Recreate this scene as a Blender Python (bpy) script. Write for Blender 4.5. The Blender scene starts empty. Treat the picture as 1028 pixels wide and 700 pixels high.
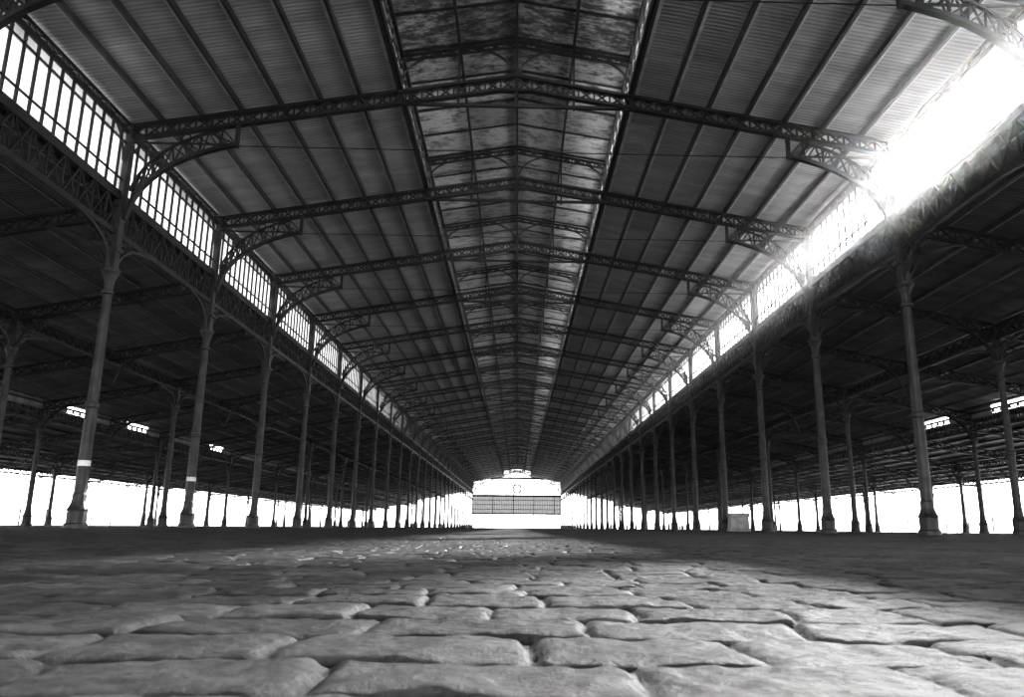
import bpy, math, random
import numpy as np
from mathutils import Vector, Matrix
random.seed(3)
scene=bpy.context.scene
# ---------------------------------------------------------------- materials
def new_mat(name):
    m=bpy.data.materials.new(name); m.use_nodes=True
    nt=m.node_tree; b=nt.nodes['Principled BSDF']
    return m,nt,b
def iron(name,c0,c1,rough=.5,scale=2.5):
    m,nt,b=new_mat(name)
    tc=nt.nodes.new('ShaderNodeTexCoord'); n=nt.nodes.new('ShaderNodeTexNoise'); n.inputs['Scale'].default_value=scale; n.inputs['Detail'].default_value=6
    r=nt.nodes.new('ShaderNodeValToRGB'); r.color_ramp.elements[0].color=(c0,c0,c0,1); r.color_ramp.elements[1].color=(c1,c1,c1,1)
    r.color_ramp.elements[0].position=.35; r.color_ramp.elements[1].position=.7
    nt.links.new(tc.outputs['Object'],n.inputs['Vector']); nt.links.new(n.outputs['Fac'],r.inputs['Fac']); nt.links.new(r.outputs['Color'],b.inputs['Base Color'])
    b.inputs['Roughness'].default_value=rough
    return m
M_iron=iron('painted_iron_dark',.006,.02,.6)
M_col=iron('painted_iron_column',.014,.05,.55)
M_purl=iron('purlin_iron',.03,.07,.5)
M_flange=iron('lit_flange_batten_paint',.5,.75,.6)  # pale tone paints the light caught by purlin flanges; aisle battens share it
M_white=iron('white_paint',.7,.85,.6)
M_stone=iron('block_stone',.25,.45,.8)

def roofmat(name,c0,c1,patch=False):
    m,nt,b=new_mat(name)
    N=nt.nodes.new; L=nt.links.new
    tc=N('ShaderNodeTexCoord'); 
    w=N('ShaderNodeTexWave'); w.wave_type='BANDS'; w.bands_direction='Y'; w.inputs['Scale'].default_value=1.9; w.inputs['Distortion'].default_value=.6
    w.inputs['Detail'].default_value=2
    L(tc.outputs['Object'],w.inputs['Vector'])
    mp=N('ShaderNodeMapping'); mp.inputs['Scale'].default_value=(.35,1.3,.35) if not patch else (.8,1.6,1)
    L(tc.outputs['Object'],mp.inputs['Vector'])
    n=N('ShaderNodeTexNoise'); n.inputs['Scale'].default_value=1.2 if not patch else 1.8; n.inputs['Detail'].default_value=12; n.inputs['Roughness'].default_value=.66 if not patch else .8
    L(mp.outputs['Vector'],n.inputs['Vector'])
    r=N('ShaderNodeValToRGB'); e=r.color_ramp.elements
    e[0].color=(c0,c0,c0,1); e[1].color=(c1,c1,c1,1)
    if patch: e[0].position=.42; e[1].position=.56
    else: e[0].position=.3; e[1].position=.7
    src=n.outputs['Fac']
    if patch:   # flaking is worst over the older bays
        sp_=N('ShaderNodeSeparateXYZ'); L(tc.outputs['Object'],sp_.inputs[0])
        g_=N('ShaderNodeMapRange'); g_.inputs['From Min'].default_value=23; g_.inputs['From Max'].default_value=27; g_.inputs['To Min'].default_value=-.05; g_.inputs['To Max'].default_value=.035
        L(sp_.outputs['Y'],g_.inputs['Value'])
        ad=N('ShaderNodeMath'); ad.operation='ADD'; L(n.outputs['Fac'],ad.inputs[0]); L(g_.outputs[0],ad.inputs[1])
        src=ad.outputs[0]
    L(src,r.inputs['Fac'])
    mx=N('ShaderNodeMix'); mx.data_type='RGBA'; mx.blend_type='MULTIPLY'; mx.inputs[0].default_value=.35 if not patch else .1
    L(r.outputs['Color'],mx.inputs[6]); L(w.outputs['Color'],mx.inputs[7])
    br=N('ShaderNodeTexBrick'); br.offset=.0; br.inputs['Scale'].default_value=1; br.inputs['Mortar Size'].default_value=.012
    br.inputs['Brick Width'].default_value=2.0 if patch else 1.32; br.inputs['Row Height'].default_value=2.0
    br.inputs['Color1'].default_value=(1,1,1,1); br.inputs['Color2'].default_value=(.42,.42,.42,1); br.inputs['Mortar'].default_value=(.25,.25,.25,1)
    L(tc.outputs['Object'],br.inputs['Vector'])
    m2=N('ShaderNodeMix'); m2.data_type='RGBA'; m2.blend_type='MULTIPLY'; m2.inputs[0].default_value=.85 if patch else .45
    L(mx.outputs[2],m2.inputs[6]); L(br.outputs['Color'],m2.inputs[7])
    L(m2.outputs[2],b.inputs['Base Color']); b.inputs['Roughness'].default_value=.6
    bp=N('ShaderNodeBump'); bp.inputs['Strength'].default_value=.35; bp.inputs['Distance'].default_value=.05
    L(w.outputs['Fac'],bp.inputs['Height']); L(bp.outputs['Normal'],b.inputs['Normal'])
    return m
M_roof=roofmat('corrugated_roof',.5,.88)
M_aroof=roofmat('aisle_roof_boards',.2,.5)
M_lroof=roofmat('peeling_lantern_boards',.10,.85,True)

def glass(name,trans,transl,col,var=.15):
    m=bpy.data.materials.new(name); m.use_nodes=True; nt=m.node_tree; nt.nodes.clear()
    N=nt.nodes.new; L=nt.links.new
    o=N('ShaderNodeOutputMaterial'); t=N('ShaderNodeBsdfTransparent'); t.inputs['Color'].default_value=(trans,)*3+(1,)
    d=N('ShaderNodeBsdfTranslucent'); d.inputs['Color'].default_value=(col,)*3+(1,)
    tc=N('ShaderNodeTexCoord'); n=N('ShaderNodeTexNoise'); n.inputs['Scale'].default_value=.9; n.inputs['Detail'].default_value=4
    mr=N('ShaderNodeMapRange'); mr.inputs['From Min'].default_value=.3; mr.inputs['From Max'].default_value=.7
    mr.inputs['To Min'].default_value=max(0,transl-var); mr.inputs['To Max'].default_value=min(1,transl+var)
    m1=N('ShaderNodeMixShader')
    L(tc.outputs['Object'],n.inputs['Vector']); L(n.outputs['Fac'],mr.inputs['Value']); L(mr.outputs['Result'],m1.inputs['Fac'])
    L(t.outputs[0],m1.inputs[1]); L(d.outputs[0],m1.inputs[2]); L(m1.outputs[0],o.inputs['Surface'])
    return m
M_glass=glass('dusty_glass',.85,.3,.8)
M_glassL=glass('shaded_glass',.24,.5,.3,.3)  # left glazing away from the sun: its shade put into the glass colour
M_glare=glass('glare_glass',.9,.5,.95)  # glare over the near right bays put into pale glass
M_gray=glass('grimy_glass',.06,.4,.06)

# ---------------------------------------------------------------- mesh builder
class MB:
    def __init__(s): s.v=[]; s.f=[]
    def bar(s,p0,p1,w=.08,h=None,up=(0,1,0)):
        h=h or w; p0=Vector(p0); p1=Vector(p1); d=p1-p0
        if d.length<1e-5: return
        d.normalize(); u=Vector(up)
        if abs(d.dot(u))>.98: u=Vector((1,0,0)) if abs(d.x)<.9 else Vector((0,0,1))
        a=d.cross(u).normalized(); b=a.cross(d).normalized()
        n=len(s.v)
        for p in (p0,p1):
            for i,j in ((-1,-1),(1,-1),(1,1),(-1,1)):
                s.v.append(p+a*(i*w/2)+b*(j*h/2))
        s.f+=[(n,n+1,n+2,n+3),(n+7,n+6,n+5,n+4)]+[(n+i,n+4+i,n+4+(i+1)%4,n+(i+1)%4) for i in range(4)]
    def box(s,x0,x1,y0,y1,z0,z1):
        n=len(s.v)
        s.v+=[Vector(c) for c in ((x0,y0,z0),(x1,y0,z0),(x1,y1,z0),(x0,y1,z0),(x0,y0,z1),(x1,y0,z1),(x1,y1,z1),(x0,y1,z1))]
        s.f+=[(n,n+3,n+2,n+1),(n+4,n+5,n+6,n+7),(n,n+1,n+5,n+4),(n+1,n+2,n+6,n+5),(n+2,n+3,n+7,n+6),(n+3,n,n+4,n+7)]
    def quad(s,*p):
        n=len(s.v); s.v+=[Vector(q) for q in p]; s.f.append(tuple(range(n,n+len(p))))
    def path(s,pts,w,h=None,up=(0,1,0)):
        for a,b in zip(pts[:-1],pts[1:]): s.bar(a,b,w,h,up)
    def lathe(s,prof,cx=0,cy=0,seg=14):
        n=len(s.v)
        for r,z in prof:
            for i in range(seg):
                a=2*math.pi*i/seg; s.v.append(Vector((cx+r*math.cos(a),cy+r*math.sin(a),z)))
        for k in range(len(prof)-1):
            for i in range(seg):
                j=(i+1)%seg
                s.f.append((n+k*seg+i,n+k*seg+j,n+(k+1)*seg+j,n+(k+1)*seg+i))
        s.f.append(tuple(n+(len(prof)-1)*seg+i for i in range(seg)))
    def ring(s,c,r,w,axis='y',seg=14):
        pts=[]
        for i in range(seg+1):
            a=2*math.pi*i/seg; q=(r*math.cos(a),r*math.sin(a))
            pts.append((c[0]+q[0],c[1],c[2]+q[1]) if axis=='y' else (c[0],c[1]+q[0],c[2]+q[1]))
        s.path(pts,w,up=(0,1,0) if axis=='y' else (1,0,0))
    def lattice(s,P,Q,w=.05,up=(0,1,0)):
        for i in range(len(P)-1):
            s.bar(P[i],Q[i+1],w,w,up); s.bar(Q[i],P[i+1],w,w,up)
            s.bar(P[i],Q[i],w,w,up)
        s.bar(P[-1],Q[-1],w,w,up)
    def mesh(s,name,mat,smooth=False):
        m=bpy.data.meshes.new(name); m.from_pydata([tuple(v) for v in s.v],[],s.f); m.materials.append(mat)
        if smooth: m.polygons.foreach_set('use_smooth',[True]*len(m.polygons))
        m.update(); return m
def obj(name,mesh,loc=(0,0,0),parent=None,sx=1):
    o=bpy.data.objects.new(name,mesh); o.location=loc; o.scale=(sx,1,1)
    scene.collection.objects.link(o)
    if parent: o.parent=parent
    return o
def bez(p0,p1,p2,n=8):
    out=[]
    for i in range(n+1):
        t=i/n; out.append(tuple((1-t)**2*a+2*t*(1-t)*b+t*t*c for a,b,c in zip(p0,p1,p2)))
    return out
def lerp(a,b,t): return tuple(x+(y-x)*t for x,y in zip(a,b))

YS=[-16+8*k for k in range(32)]   # -16 .. 232
Y0,Y1=YS[0],YS[-1]
W=13.0
topz=lambda x:15.45-.172*abs(x)
# ---------------------------------------------------------------- main truss
t=MB()
for s in (-1,1):
    n=24
    P=[];Q=[]
    for i in range(n+1):
        x=s*W*i/n
        P.append((x,0,topz(x)))
        Q.append((x,0,topz(x)-.44-(.10 if i==0 else 0)))
    t.path(P,.10,.26); t.path(Q,.10,.22); t.lattice(P,Q,.055)
    # bracket
    A=bez((s*12.8,0,9.9),(s*12.5,0,12.0),(s*9.4,0,12.65),10)
    B=bez((s*12.75,0,10.9),(s*12.3,0,12.6),(s*9.9,0,13.2),10)
    t.path(A,.12,.18); t.path(B,.06,.1); t.lattice(A[1:],B[1:],.045)
    t.bar((s*9.4,0,12.55),(s*9.4,0,topz(9.4)-.4),.12,.14)
    t.bar((s*10.6,0,12.45),(s*10.6,0,topz(10.6)-.4),.07)
    t.bar((s*9.4,0,12.65),(s*12.8,0,12.65),.06)
    t.ring((s*12.0,0,12.1),.22,.05); t.ring((s*11.1,0,12.85),.16,.05)
    # lantern post, struts
    t.bar((s*4,0,topz(4)-.5),(s*4,0,16.1),.14)
    t.bar((s*2,0,topz(2)-.9),(s*2,0,16.5),.07)
    C=bez((s*.1,0,15.6),(s*.3,0,16.4),(s*1.6,0,16.55),6); t.path(C,.06)
    C=bez((s*3.95,0,15.3),(s*3.8,0,16.0),(s*2.6,0,16.3),6); t.path(C,.06)
    LP=[(s*4*i/8,0,16.85-.17*4*i/8) for i in range(9)]
    LQ=[(p[0],0,p[2]-.2) for p in LP]
    t.path(LP,.07,.12); t.path(LQ,.06,.1); t.lattice(LP,LQ,.035)
    t.bar((s*4,0,14.35),(s*2,0,topz(2)-.45),.05)
t.bar((-4.2,0,14.32),(4.2,0,14.32),.10,.12)
t.bar((0,0,14.3),(0,0,16.8),.11)
t.bar((-9.4,0,12.6),(9.4,0,12.6),.025)
truss_me=t.mesh('nave_truss_mesh',M_iron)
for y in YS: obj('nave_roof_truss',truss_me,(0,y,0))

# ---------------------------------------------------------------- aisle truss
az=lambda x: (10.66-.19*(x-13)) if x<=29 else (7.0-.155*(x-29))
a=MB()
for (xa,xb) in ((13.1,21),(21,28.95),(29.05,37),(37,43)):
    n=max(1,round((xb-xa)/.6)); P=[];Q=[]
    for i in range(n+1):
        x=xa+(xb-xa)*i/n; z=az(x)-.22
        P.append((x,0,z)); Q.append((x,0,z-.45))
    a.path(P,.09,.18); a.path(Q,.09,.16); a.lattice(P,Q,.05)
for xc,zc in ((13,8.1),(21,7.2),(29,5.7),(37,4.5)):
    for s in (-1,1):
        if xc==13 and s<0: continue
        zt=az(xc+s*2)-.7; z0=min(zc,az(xc)-1.6)
        A=bez((xc+s*.15,0,z0),(xc+s*.4,0,zt-.15),(xc+s*2.2,0,az(xc+s*2.2)-.68),8); a.path(A,.09,.12)
        a.ring((xc+s*.5,0,zt-.25),.2,.035)
        a.bar((xc+s*.1,0,(z0+zt)/2+.3),lerp(A[4],A[5],.5),.04)
aisle_me=a.mesh('aisle_truss_mesh',M_iron)
for y in YS:
    for s in (-1,1): obj('aisle_roof_truss',aisle_me,(0,y,0),sx=s)

# ---------------------------------------------------------------- columns
def column_mesh(zc,zt,r,main=False):
    c=MB()
    c.lathe([(r*1.9,-.03),(r*1.9,.12),(r*1.6,.16),(r*1.6,.5),(r*1.7,.56),(r*1.4,.66),(r*1.15,.8),(r*1.12,1.0),(r,1.05),
             (r*.97,zc*.45),(r*1.15,zc*.455),(r*1.15,zc*.47),(r*.93,zc*.475),(r*.8,zc-.75),(r*1.1,zc-.72),(r*1.1,zc-.64),(r*.82,zc-.6),
             (r*.85,zc-.3),(r*1.25,zc-.1),(r*1.6,zc),(r*1.6,zc+.1),(r*1.1,zc+.12)])
    h=r*.85
    c.box(-h,h,-h,h,zc+.1,zt)
    for z in (zc+.7,zt-.15): c.box(-h*1.35,h*1.35,-h*1.35,h*1.35,z,z+.12)
    zb=(9.35 if main else zt-.75)
    for s in (-1,1):
        A=bez((0,s*.15,zc+.05),(0,s*.4,zb-.1),(0,s*2.3,zb),8); c.path(A,.09,.1,up=(1,0,0))
        B=bez((0,s*.12,zc+.75),(0,s*.35,zb-.05),(0,s*1.3,zb),5); c.path(B,.04,.06,up=(1,0,0))
        c.ring((0,s*.55,zb-.3),.2,.035,axis='x')
        if main:
            D=bez((0,s*.2,11.9),(0,s*.3,12.9),(0,s*1.4,13.1),5); c.path(D,.05,.06,up=(1,0,0))
    return c.mesh('cast_iron_column_mesh',M_col)
cm=column_mesh(8.05,13.3,.175,True)
c21=column_mesh(7.2,8.9,.16); c29=column_mesh(5.7,7.5,.155); c37=column_mesh(4.4,5.6,.15); c43=column_mesh(3.6,4.8,.13)
for y in YS:
    for s in (-1,1):
        o=obj('cast_iron_column',cm,(s*W,y,0))
        if y in (24,32) and s<0:
            b=MB(); b.lathe([(.18,1.85),(.18,2.02),(.17,2.02)]); obj('painted_band',b.mesh('painted_band',M_white),parent=o)
        if y%16==0:
            for x,m_ in ((21,c21),(29,c29),(37,c37),(43,c43)): obj('aisle_column',m_,(s*x,y,0))

# ---------------------------------------------------------------- longitudinal girders
g=MB()
def long_girder(x,zt,zb,step=.8,w=.09):
    n=int((Y1-Y0)/step); P=[(x,Y0+step*i,zt) for i in range(n+1)]; Q=[(x,Y0+step*i,zb) for i in range(n+1)]
    g.bar(P[0],P[-1],w,w*1.4,up=(0,0,1)); g.bar(Q[0],Q[-1],w,w*1.4,up=(0,0,1)); g.lattice(P,Q,.05,up=(1,0,0))
for s in (-1,1):
    long_girder(s*W,10.6,9.4,.8,.13)
    long_girder(s*W,13.25,12.95,.8)
    long_girder(s*21,az(21)-.25,az(21)-.85); long_girder(s*29,az(28.9)-.25,6.3); long_girder(s*37,az(37)-.25,az(37)-.8)
    long_girder(s*43,az(43)-.05,az(43)-.5)
obj('lattice_girders',g.mesh('lattice_girders',M_iron))

# ---------------------------------------------------------------- purlins
p=MB(); fl=MB()
for s in (-1,1):
    for i in range(8):
        x=s*(4.05+i*(13.3-4.05)/7); z=topz(x)+.12
        p.bar((x,Y0,z),(x,Y1,z),.10,.2,up=(0,0,1))
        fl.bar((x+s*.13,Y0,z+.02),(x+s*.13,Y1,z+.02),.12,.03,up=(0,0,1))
    for x0,x1,n in ((13.4,28.6,12),(29.4,43.3,11)):
        for i in range(n+1):
            x=x0+(x1-x0)*i/n; z=az(x)-.06
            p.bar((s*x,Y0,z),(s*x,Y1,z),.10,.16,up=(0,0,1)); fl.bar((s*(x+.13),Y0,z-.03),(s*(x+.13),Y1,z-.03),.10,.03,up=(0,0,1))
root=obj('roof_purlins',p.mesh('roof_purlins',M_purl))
obj('lit_flanges_and_battens',fl.mesh('lit_flanges_and_battens',M_flange),parent=root)  # nave strips are painted flange highlights, aisle strips are battens
p=MB()
for x in (-4,-2,0,2,4):
    z=16.95-.17*abs(x); p.bar((x,Y0,z),(x,Y1,z),.09,.16,up=(0,0,1))
for k in range(int((Y1-Y0)/2)+1):
    y=Y0+2*k
    for s in (-1,1): p.bar((0,y,17.0),(s*4.2,y,17.0-.17*4.2),.04 if k%2 else .06,.1)
for y in YS:
    for s in (-1,1):
        p.path(bez((0,y,15.2),(0,y+s*.15,16.5),(0,y+s*1.9,16.85),7),.06,.07,up=(1,0,0))
        for x in (-2,2): p.path(bez((x,y,15.5),(x,y+s*.15,16.3),(x,y+s*1.3,16.5),5),.04,.05,up=(1,0,0))
for s in (-1,1):
    p.bar((s*4,Y0,14.95),(s*4,Y1,14.95),.16,.3,up=(0,0,1)); p.bar((s*4,Y0,16.2),(s*4,Y1,16.2),.1,.15,up=(0,0,1))
    for k in range(int((Y1-Y0)/1)+1): p.bar((s*4,Y0+k,14.95),(s*4,Y0+k,16.2),.05)
    for z in (15.35,15.75,16.05): p.bar((s*4.05,Y0,z),(s*4.05,Y1,z),.03,.06 if s>0 else .2,up=(0,.0,1))
obj('lantern_frame',p.mesh('lantern_frame',M_iron))

# ---------------------------------------------------------------- roofs
def slab(mb,xa,za,xb,zb,th=.05):
    mb.quad((xa,Y0-1,za),(xb,Y0-1,zb),(xb,Y1+1,zb),(xa,Y1+1,za))
    mb.quad((xa,Y0-1,za+th),(xa,Y1+1,za+th),(xb,Y1+1,zb+th),(xb,Y0-1,zb+th))
r=MB()
for s in (-1,1): slab(r,s*4.05,topz(4.05)+.22,s*13.9,topz(13.9)+.22)
obj('nave_roof',r.mesh('nave_roof',M_roof))
r=MB()
for s in (-1,1): slab(r,0,17.08,s*4.5,17.08-.17*4.5)
obj('lantern_roof',r.mesh('lantern_roof',M_lroof))
r=MB()
for s in (-1,1):
    slab(r,s*13.1,az(13.1)+.05,s*29.2,az(29)+.02); slab(r,s*28.9,az(29.01)+.05,s*43.8,az(43.8)+.03)
obj('aisle_roof',r.mesh('aisle_roof',M_aroof))

# ---------------------------------------------------------------- clerestory
for side,s in (('left',-1),('right',1)):
    c=MB(); x=s*W
    for z,w in ((10.75,.16),(11.25,.05),(12.55,.05),(13.0,.12)): c.bar((x,Y0,z),(x,Y1,z),.06,w,up=(0,0,1))
    n=int((Y1-Y0)/.5715)
    for i in range(n+1):
        y=Y0+(Y1-Y0)*i/n; c.bar((x,y,10.7),(x,y,13.05),.07)
    root=obj('clerestory_window',c.mesh('clerestory_mullions',M_iron))
    def pane(y0,y1,dx,mat):
        q=MB(); q.quad((x+dx,y0,10.75),(x+dx,y1,10.75),(x+dx,y1,13.0),(x+dx,y0,13.0)); obj('panes',q.mesh('panes',mat),parent=root)
    if s<0: pane(Y0,Y1,-.04,M_glassL)
    else: pane(Y0,26,-.05,M_glare); pane(26,Y1,.04,M_glass)  # near panes set inside the mullions to wash them out like glare
    q=MB()
    x=s*29
    for i in range(len(YS)-1):
        y=YS[i]
        if y in ((40,48) if s>0 else (48,56,72)): q.box(x-.03,x+.03,y,y+2.3,7.0,7.65); q.box(x-.03,x+.03,y+5.8,y+8,7.0,7.65)
        else: q.box(x-.03,x+.03,y,y+8,7.0,7.65)
    obj('aisle_clerestory_boards',q.mesh('aisle_clerestory_boards',M_aroof))

# ---------------------------------------------------------------- end screen
e=MB()
for i in range(14):
    x=-13+i*2; e.bar((x,Y1,0),(x,Y1,topz(x)),.12 if i%3 else .26)
for z,w in ((1.3,.2),(2.6,.1),(4,.45),(5.3,.15),(6.6,.15),(7.9,.15),(9.2,.6),(12.6,.15),(14.3,.6)): e.bar((-13,Y1,z),(13,Y1,z),.15,w,up=(0,0,1))
for i in range(53): e.bar((-13+i*.5,Y1,4),(-13+i*.5,Y1,9.2),.14)
for i in range(53): e.bar((-13+i*.5,Y1,0),(-13+i*.5,Y1,1.3),.14)
for k in range(3): e.ring((0,Y1-.2,11.2),1.35-.15*k,.22,seg=20)
e.bar((0,Y1-.2,11.2),(0,Y1-.2,12.1),.2); e.bar((0,Y1-.2,11.2),(.6,Y1-.2,11.2),.2)
e.path(bez((-4,Y1-.1,14.9),(0,Y1-.1,17.6),(4,Y1-.1,14.9),10),.3)
for s in (-1,1):
    A=bez((s*13,Y1-.1,9.2),(s*11.8,Y1-.1,12.8),(s*7,Y1-.1,14.0),8); e.path(A,.3)
    for k in range(1,8): e.bar(A[k],(A[k][0],Y1-.1,14.3),.2)
root=obj('wall_back',e.mesh('gable_screen_frame',M_iron))
q=MB(); q.quad((-13,Y1+.1,4),(13,Y1+.1,4),(13,Y1+.1,9.2),(-13,Y1+.1,9.2)); obj('screen_panes',q.mesh('screen_panes',M_gray),parent=root)

# ---------------------------------------------------------------- outer railing
f=MB()
for s in (-1,1):
    x=s*44.2
    for z in (.25,1.15): f.bar((x,Y0,z),(x,Y1,z),.05,.05,up=(0,0,1))
    n=int((Y1-Y0)/.5)
    for i in range(n+1): f.bar((x,Y0+i*.5,0),(x,Y0+i*.5,1.2 if i%8 else 1.5),.03 if i%8 else .1)
obj('iron_railing',f.mesh('iron_railing',M_iron))
k=MB(); k.lathe([(.82,0),(.82,.15),(.75,.18),(.72,.8),(.8,.86),(.8,1.0),(.7,1.04)],seg=4)
o=obj('stone_bollard_block',k.mesh('stone_bollard_block',M_stone),(13.1,45.6,0)); o.rotation_euler=(0,0,.7)

# ---------------------------------------------------------------- cobbled floor (height field)
def h2(a,b,k=0):
    v=np.sin(a*127.1+b*311.7+k*74.7)*43758.5453; return v-np.floor(v)
def vnoise(x,y,k=0):
    xi=np.floor(x);yi=np.floor(y);fx=x-xi;fy=y-yi;fx=fx*fx*(3-2*fx);fy=fy*fy*(3-2*fy)
    return (h2(xi,yi,k)*(1-fx)+h2(xi+1,yi,k)*fx)*(1-fy)+(h2(xi,yi+1,k)*(1-fx)+h2(xi+1,yi+1,k)*fx)*fy-.5
xs=list(np.arange(0,1.6,.007)); st=.007
while xs[-1]<46: st*=1.022; xs.append(xs[-1]+st)
xs=np.array([-v for v in xs[:0:-1]]+xs)
ys=list(np.arange(.3,2.6,.005)); st=.005
while ys[-1]<234: st*=1.009; ys.append(ys[-1]+st)
back=[]; st=.02; v=.3
while v>-18: v-=st; st*=1.06; back.append(v)
ys=np.array(back[::-1]+ys)
X,Y=np.meshgrid(xs,ys)
sx=np.gradient(xs)[None,:]; sy=np.gradient(ys)[:,None]
sp=np.maximum(sx+0*Y,sy+0*X); fade=1-np.clip((sp-.08)/.10,0,1)
wx=X+.06*vnoise(X*3,Y*3,1)+.025*vnoise(X*9,Y*9,2)+.010*vnoise(X*25,Y*25,5); wy=Y+.06*vnoise(X*1.8,Y*1.8,3)+.028*vnoise(X*7,Y*7,4)+.012*vnoise(X*24,Y*24,6)
RD=.18
row=np.floor(wy/RD); v=(wy/RD-row)*RD
wr=.20+.12*h2(row,0*row,7); off=h2(row,0*row,9)*wr
cx=(wx+off)/wr; ci=np.floor(cx); u=(cx-ci)*wr
cxd=np.minimum(u,wr-u); cyd=np.minimum(v,RD-v)
d=np.minimum(cxd,cyd)
rc=.018; q1=np.clip(rc-cxd,0,None); q2=np.clip(rc-cyd,0,None)
d=np.where((q1>0)&(q2>0), rc-np.sqrt(q1*q1+q2*q2), d)-.002
d=d+.004*vnoise(X*40,Y*40,40)
prof=1-np.exp(-np.clip(d,0,None)/.005)
prof2=1-np.exp(-np.clip(d,0,None)/.018)
H=.008*(prof-1)+.0015*(prof2-1)
hh=h2(row,ci,11)-.5; tx=h2(row,ci,12)-.5; ty=h2(row,ci,13)-.5
H+=prof*(.004*hh+.009*tx*(u/wr-.5)+.007*ty*(v/RD-.5))
H+=prof*(.004*vnoise(X*6,Y*6,20)+.005*vnoise(X*16,Y*16,21)+.004*vnoise(X*38,Y*38,22)+.0022*vnoise(X*90,Y*90,23))
H*=fade
H+=.014*vnoise(X*1.6,Y*1.6,33)+.03*vnoise(X*.5,Y*.5,30)*np.clip((Y-1)/4,0,1)+.04*vnoise(X*.12,Y*.12,31)*np.clip((Y-4)/10,0,1)
ny,nx=X.shape
me=bpy.data.meshes.new('floor'); me.vertices.add(nx*ny)
me.vertices.foreach_set('co',np.stack([X,Y,H-.008],-1).astype(np.float32).ravel())
idx=np.arange(nx*ny).reshape(ny,nx)
F=np.stack([idx[:-1,:-1],idx[:-1,1:],idx[1:,1:],idx[1:,:-1]],-1).reshape(-1,4)
me.loops.add(F.size); me.polygons.add(len(F))
me.loops.foreach_set('vertex_index',F.ravel().astype(np.int32))
me.polygons.foreach_set('loop_start',(np.arange(len(F))*4).astype(np.int32))
me.update(calc_edges=True)
me.polygons.foreach_set('use_smooth',np.ones(len(F),dtype=bool))
at=me.attributes.new('dirt','FLOAT','POINT')
at.data.foreach_set('value',(1-(1-np.clip(prof*1.05,0,1))*fade).astype(np.float32).ravel())
at=me.attributes.new('tone','FLOAT','POINT')
at.data.foreach_set('value',(.5+(h2(row,ci,15)-.5)*fade).astype(np.float32).ravel())
m,nt,b=new_mat('worn_cobblestone'); N=nt.nodes.new; L=nt.links.new
tc=N('ShaderNodeTexCoord'); n=N('ShaderNodeTexNoise'); n.inputs['Scale'].default_value=11; n.inputs['Detail'].default_value=10; n.inputs['Roughness'].default_value=.78
n3=N('ShaderNodeTexNoise'); n3.inputs['Scale'].default_value=.8; n3.inputs['Detail'].default_value=5
L(tc.outputs['Object'],n.inputs['Vector']); L(tc.outputs['Object'],n3.inputs['Vector'])
r=N('ShaderNodeValToRGB'); e=r.color_ramp.elements; e[0].color=(.008,.008,.008,1); e[1].color=(.075,.075,.075,1); e[0].position=.38; e[1].position=.64
L(n.outputs['Fac'],r.inputs['Fac'])
a1=N('ShaderNodeAttribute'); a1.attribute_name='dirt'; a2=N('ShaderNodeAttribute'); a2.attribute_name='tone'
mr=N('ShaderNodeMapRange'); mr.inputs['To Min'].default_value=.5; mr.inputs['To Max'].default_value=1.5; L(a2.outputs['Fac'],mr.inputs['Value'])
mr2=N('ShaderNodeMapRange'); mr2.inputs['To Min'].default_value=.06; mr2.inputs['To Max'].default_value=1; L(a1.outputs['Fac'],mr2.inputs['Value'])
mu=N('ShaderNodeMath'); mu.operation='MULTIPLY'; L(mr.outputs[0],mu.inputs[0]); L(mr2.outputs[0],mu.inputs[1])
mx=N('ShaderNodeMix'); mx.data_type='RGBA'; mx.blend_type='MULTIPLY'; mx.inputs[0].default_value=1; L(r.outputs['Color'],mx.inputs[6]); L(mu.outputs[0],mx.inputs[7])
L(mx.outputs[2],b.inputs['Base Color'])
rr=N('ShaderNodeMapRange'); rr.inputs['To Min'].default_value=.42; rr.inputs['To Max'].default_value=.75; L(n3.outputs['Fac'],rr.inputs['Value']); L(rr.outputs[0],b.inputs['Roughness'])
b.inputs['Specular IOR Level'].default_value=.4
n2=N('ShaderNodeTexNoise'); n2.inputs['Scale'].default_value=45; n2.inputs['Detail'].default_value=9; n2.inputs['Roughness'].default_value=.7; L(tc.outputs['Object'],n2.inputs['Vector'])
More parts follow.
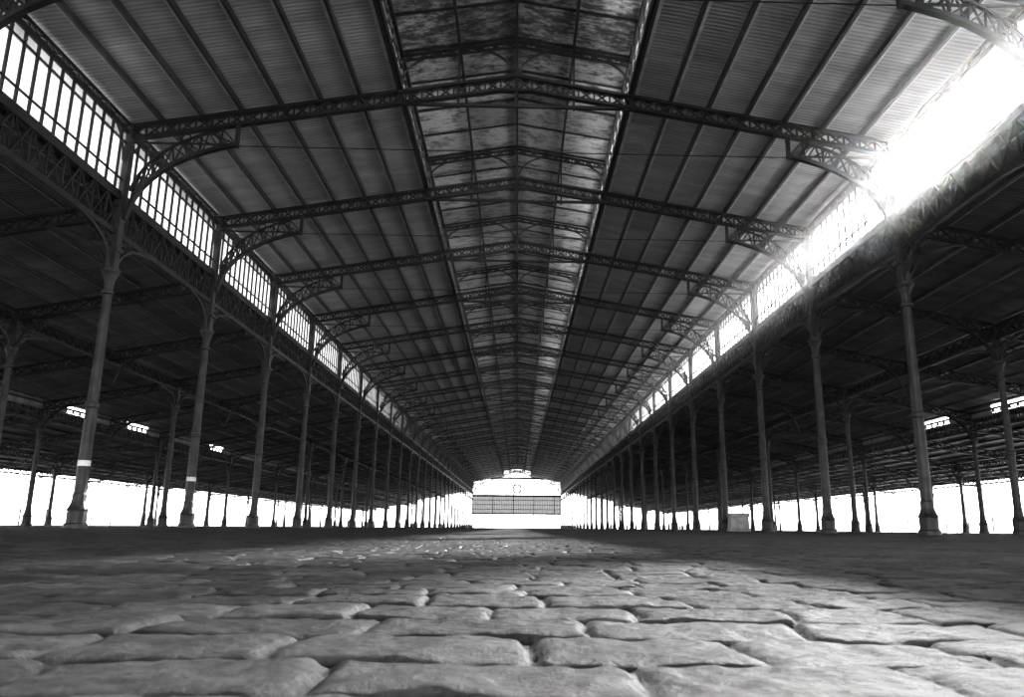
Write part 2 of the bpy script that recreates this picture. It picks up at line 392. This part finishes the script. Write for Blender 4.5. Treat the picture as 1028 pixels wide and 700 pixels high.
bp=N('ShaderNodeBump'); bp.inputs['Strength'].default_value=.8; bp.inputs['Distance'].default_value=.012; L(n2.outputs['Fac'],bp.inputs['Height']); L(bp.outputs['Normal'],b.inputs['Normal'])
me.materials.append(m)
obj('floor',me)
q=MB(); q.quad((-400,-400,-.2),(400,-400,-.2),(400,700,-.2),(-400,700,-.2)); obj('ground',q.mesh('ground',M_stone))

# ---------------------------------------------------------------- added haze volume, imitates the sun's glare in the nave
q=MB(); q.box(-12.6,12.6,-12,32,3.5,13.0)
mv=bpy.data.materials.new('glare_haze'); mv.use_nodes=True; nt=mv.node_tree; nt.nodes.clear()
o_=nt.nodes.new('ShaderNodeOutputMaterial'); vs=nt.nodes.new('ShaderNodeVolumeScatter')
vs.inputs['Color'].default_value=(1,1,1,1)
vs.inputs['Density'].default_value=.0016; vs.inputs['Anisotropy'].default_value=.87
nt.links.new(vs.outputs[0],o_.inputs['Volume'])
obj('glare_haze',q.mesh('glare_haze',mv))

# ---------------------------------------------------------------- light
w=bpy.data.worlds.new('World'); scene.world=w; w.use_nodes=True
bg=w.node_tree.nodes['Background']; bg.inputs['Color'].default_value=(1,1,1,1); bg.inputs['Strength'].default_value=7.4
sd=bpy.data.lights.new('sun','SUN'); sd.energy=28; sd.angle=math.radians(1.5)
so=bpy.data.objects.new('sun',sd); scene.collection.objects.link(so)
dirn=Vector((.425,.715,.375)).normalized(); so.rotation_euler=dirn.to_track_quat('Z','Y').to_euler(); so.location=(30,30,40)

# ---------------------------------------------------------------- camera
cd=bpy.data.cameras.new('camera'); cd.sensor_width=36; cd.lens=27.3; cd.clip_end=2000; cd.clip_start=.02
co=bpy.data.objects.new('camera',cd); scene.collection.objects.link(co)
R=Matrix.Rotation(math.radians(-1.6),4,'Z')@Matrix.Rotation(math.radians(90+13.0),4,'X')@Matrix.Rotation(math.radians(.45),4,'Z')
co.matrix_world=Matrix.Translation((.25,-.3,.125))@R
cd.shift_x=-.0283
cd.dof.use_dof=True; cd.dof.focus_distance=3.5; cd.dof.aperture_fstop=13
scene.camera=co
scene.view_settings.view_transform='Standard'
try: scene.view_settings.look='Medium High Contrast'
except Exception as ex: print('look',ex)
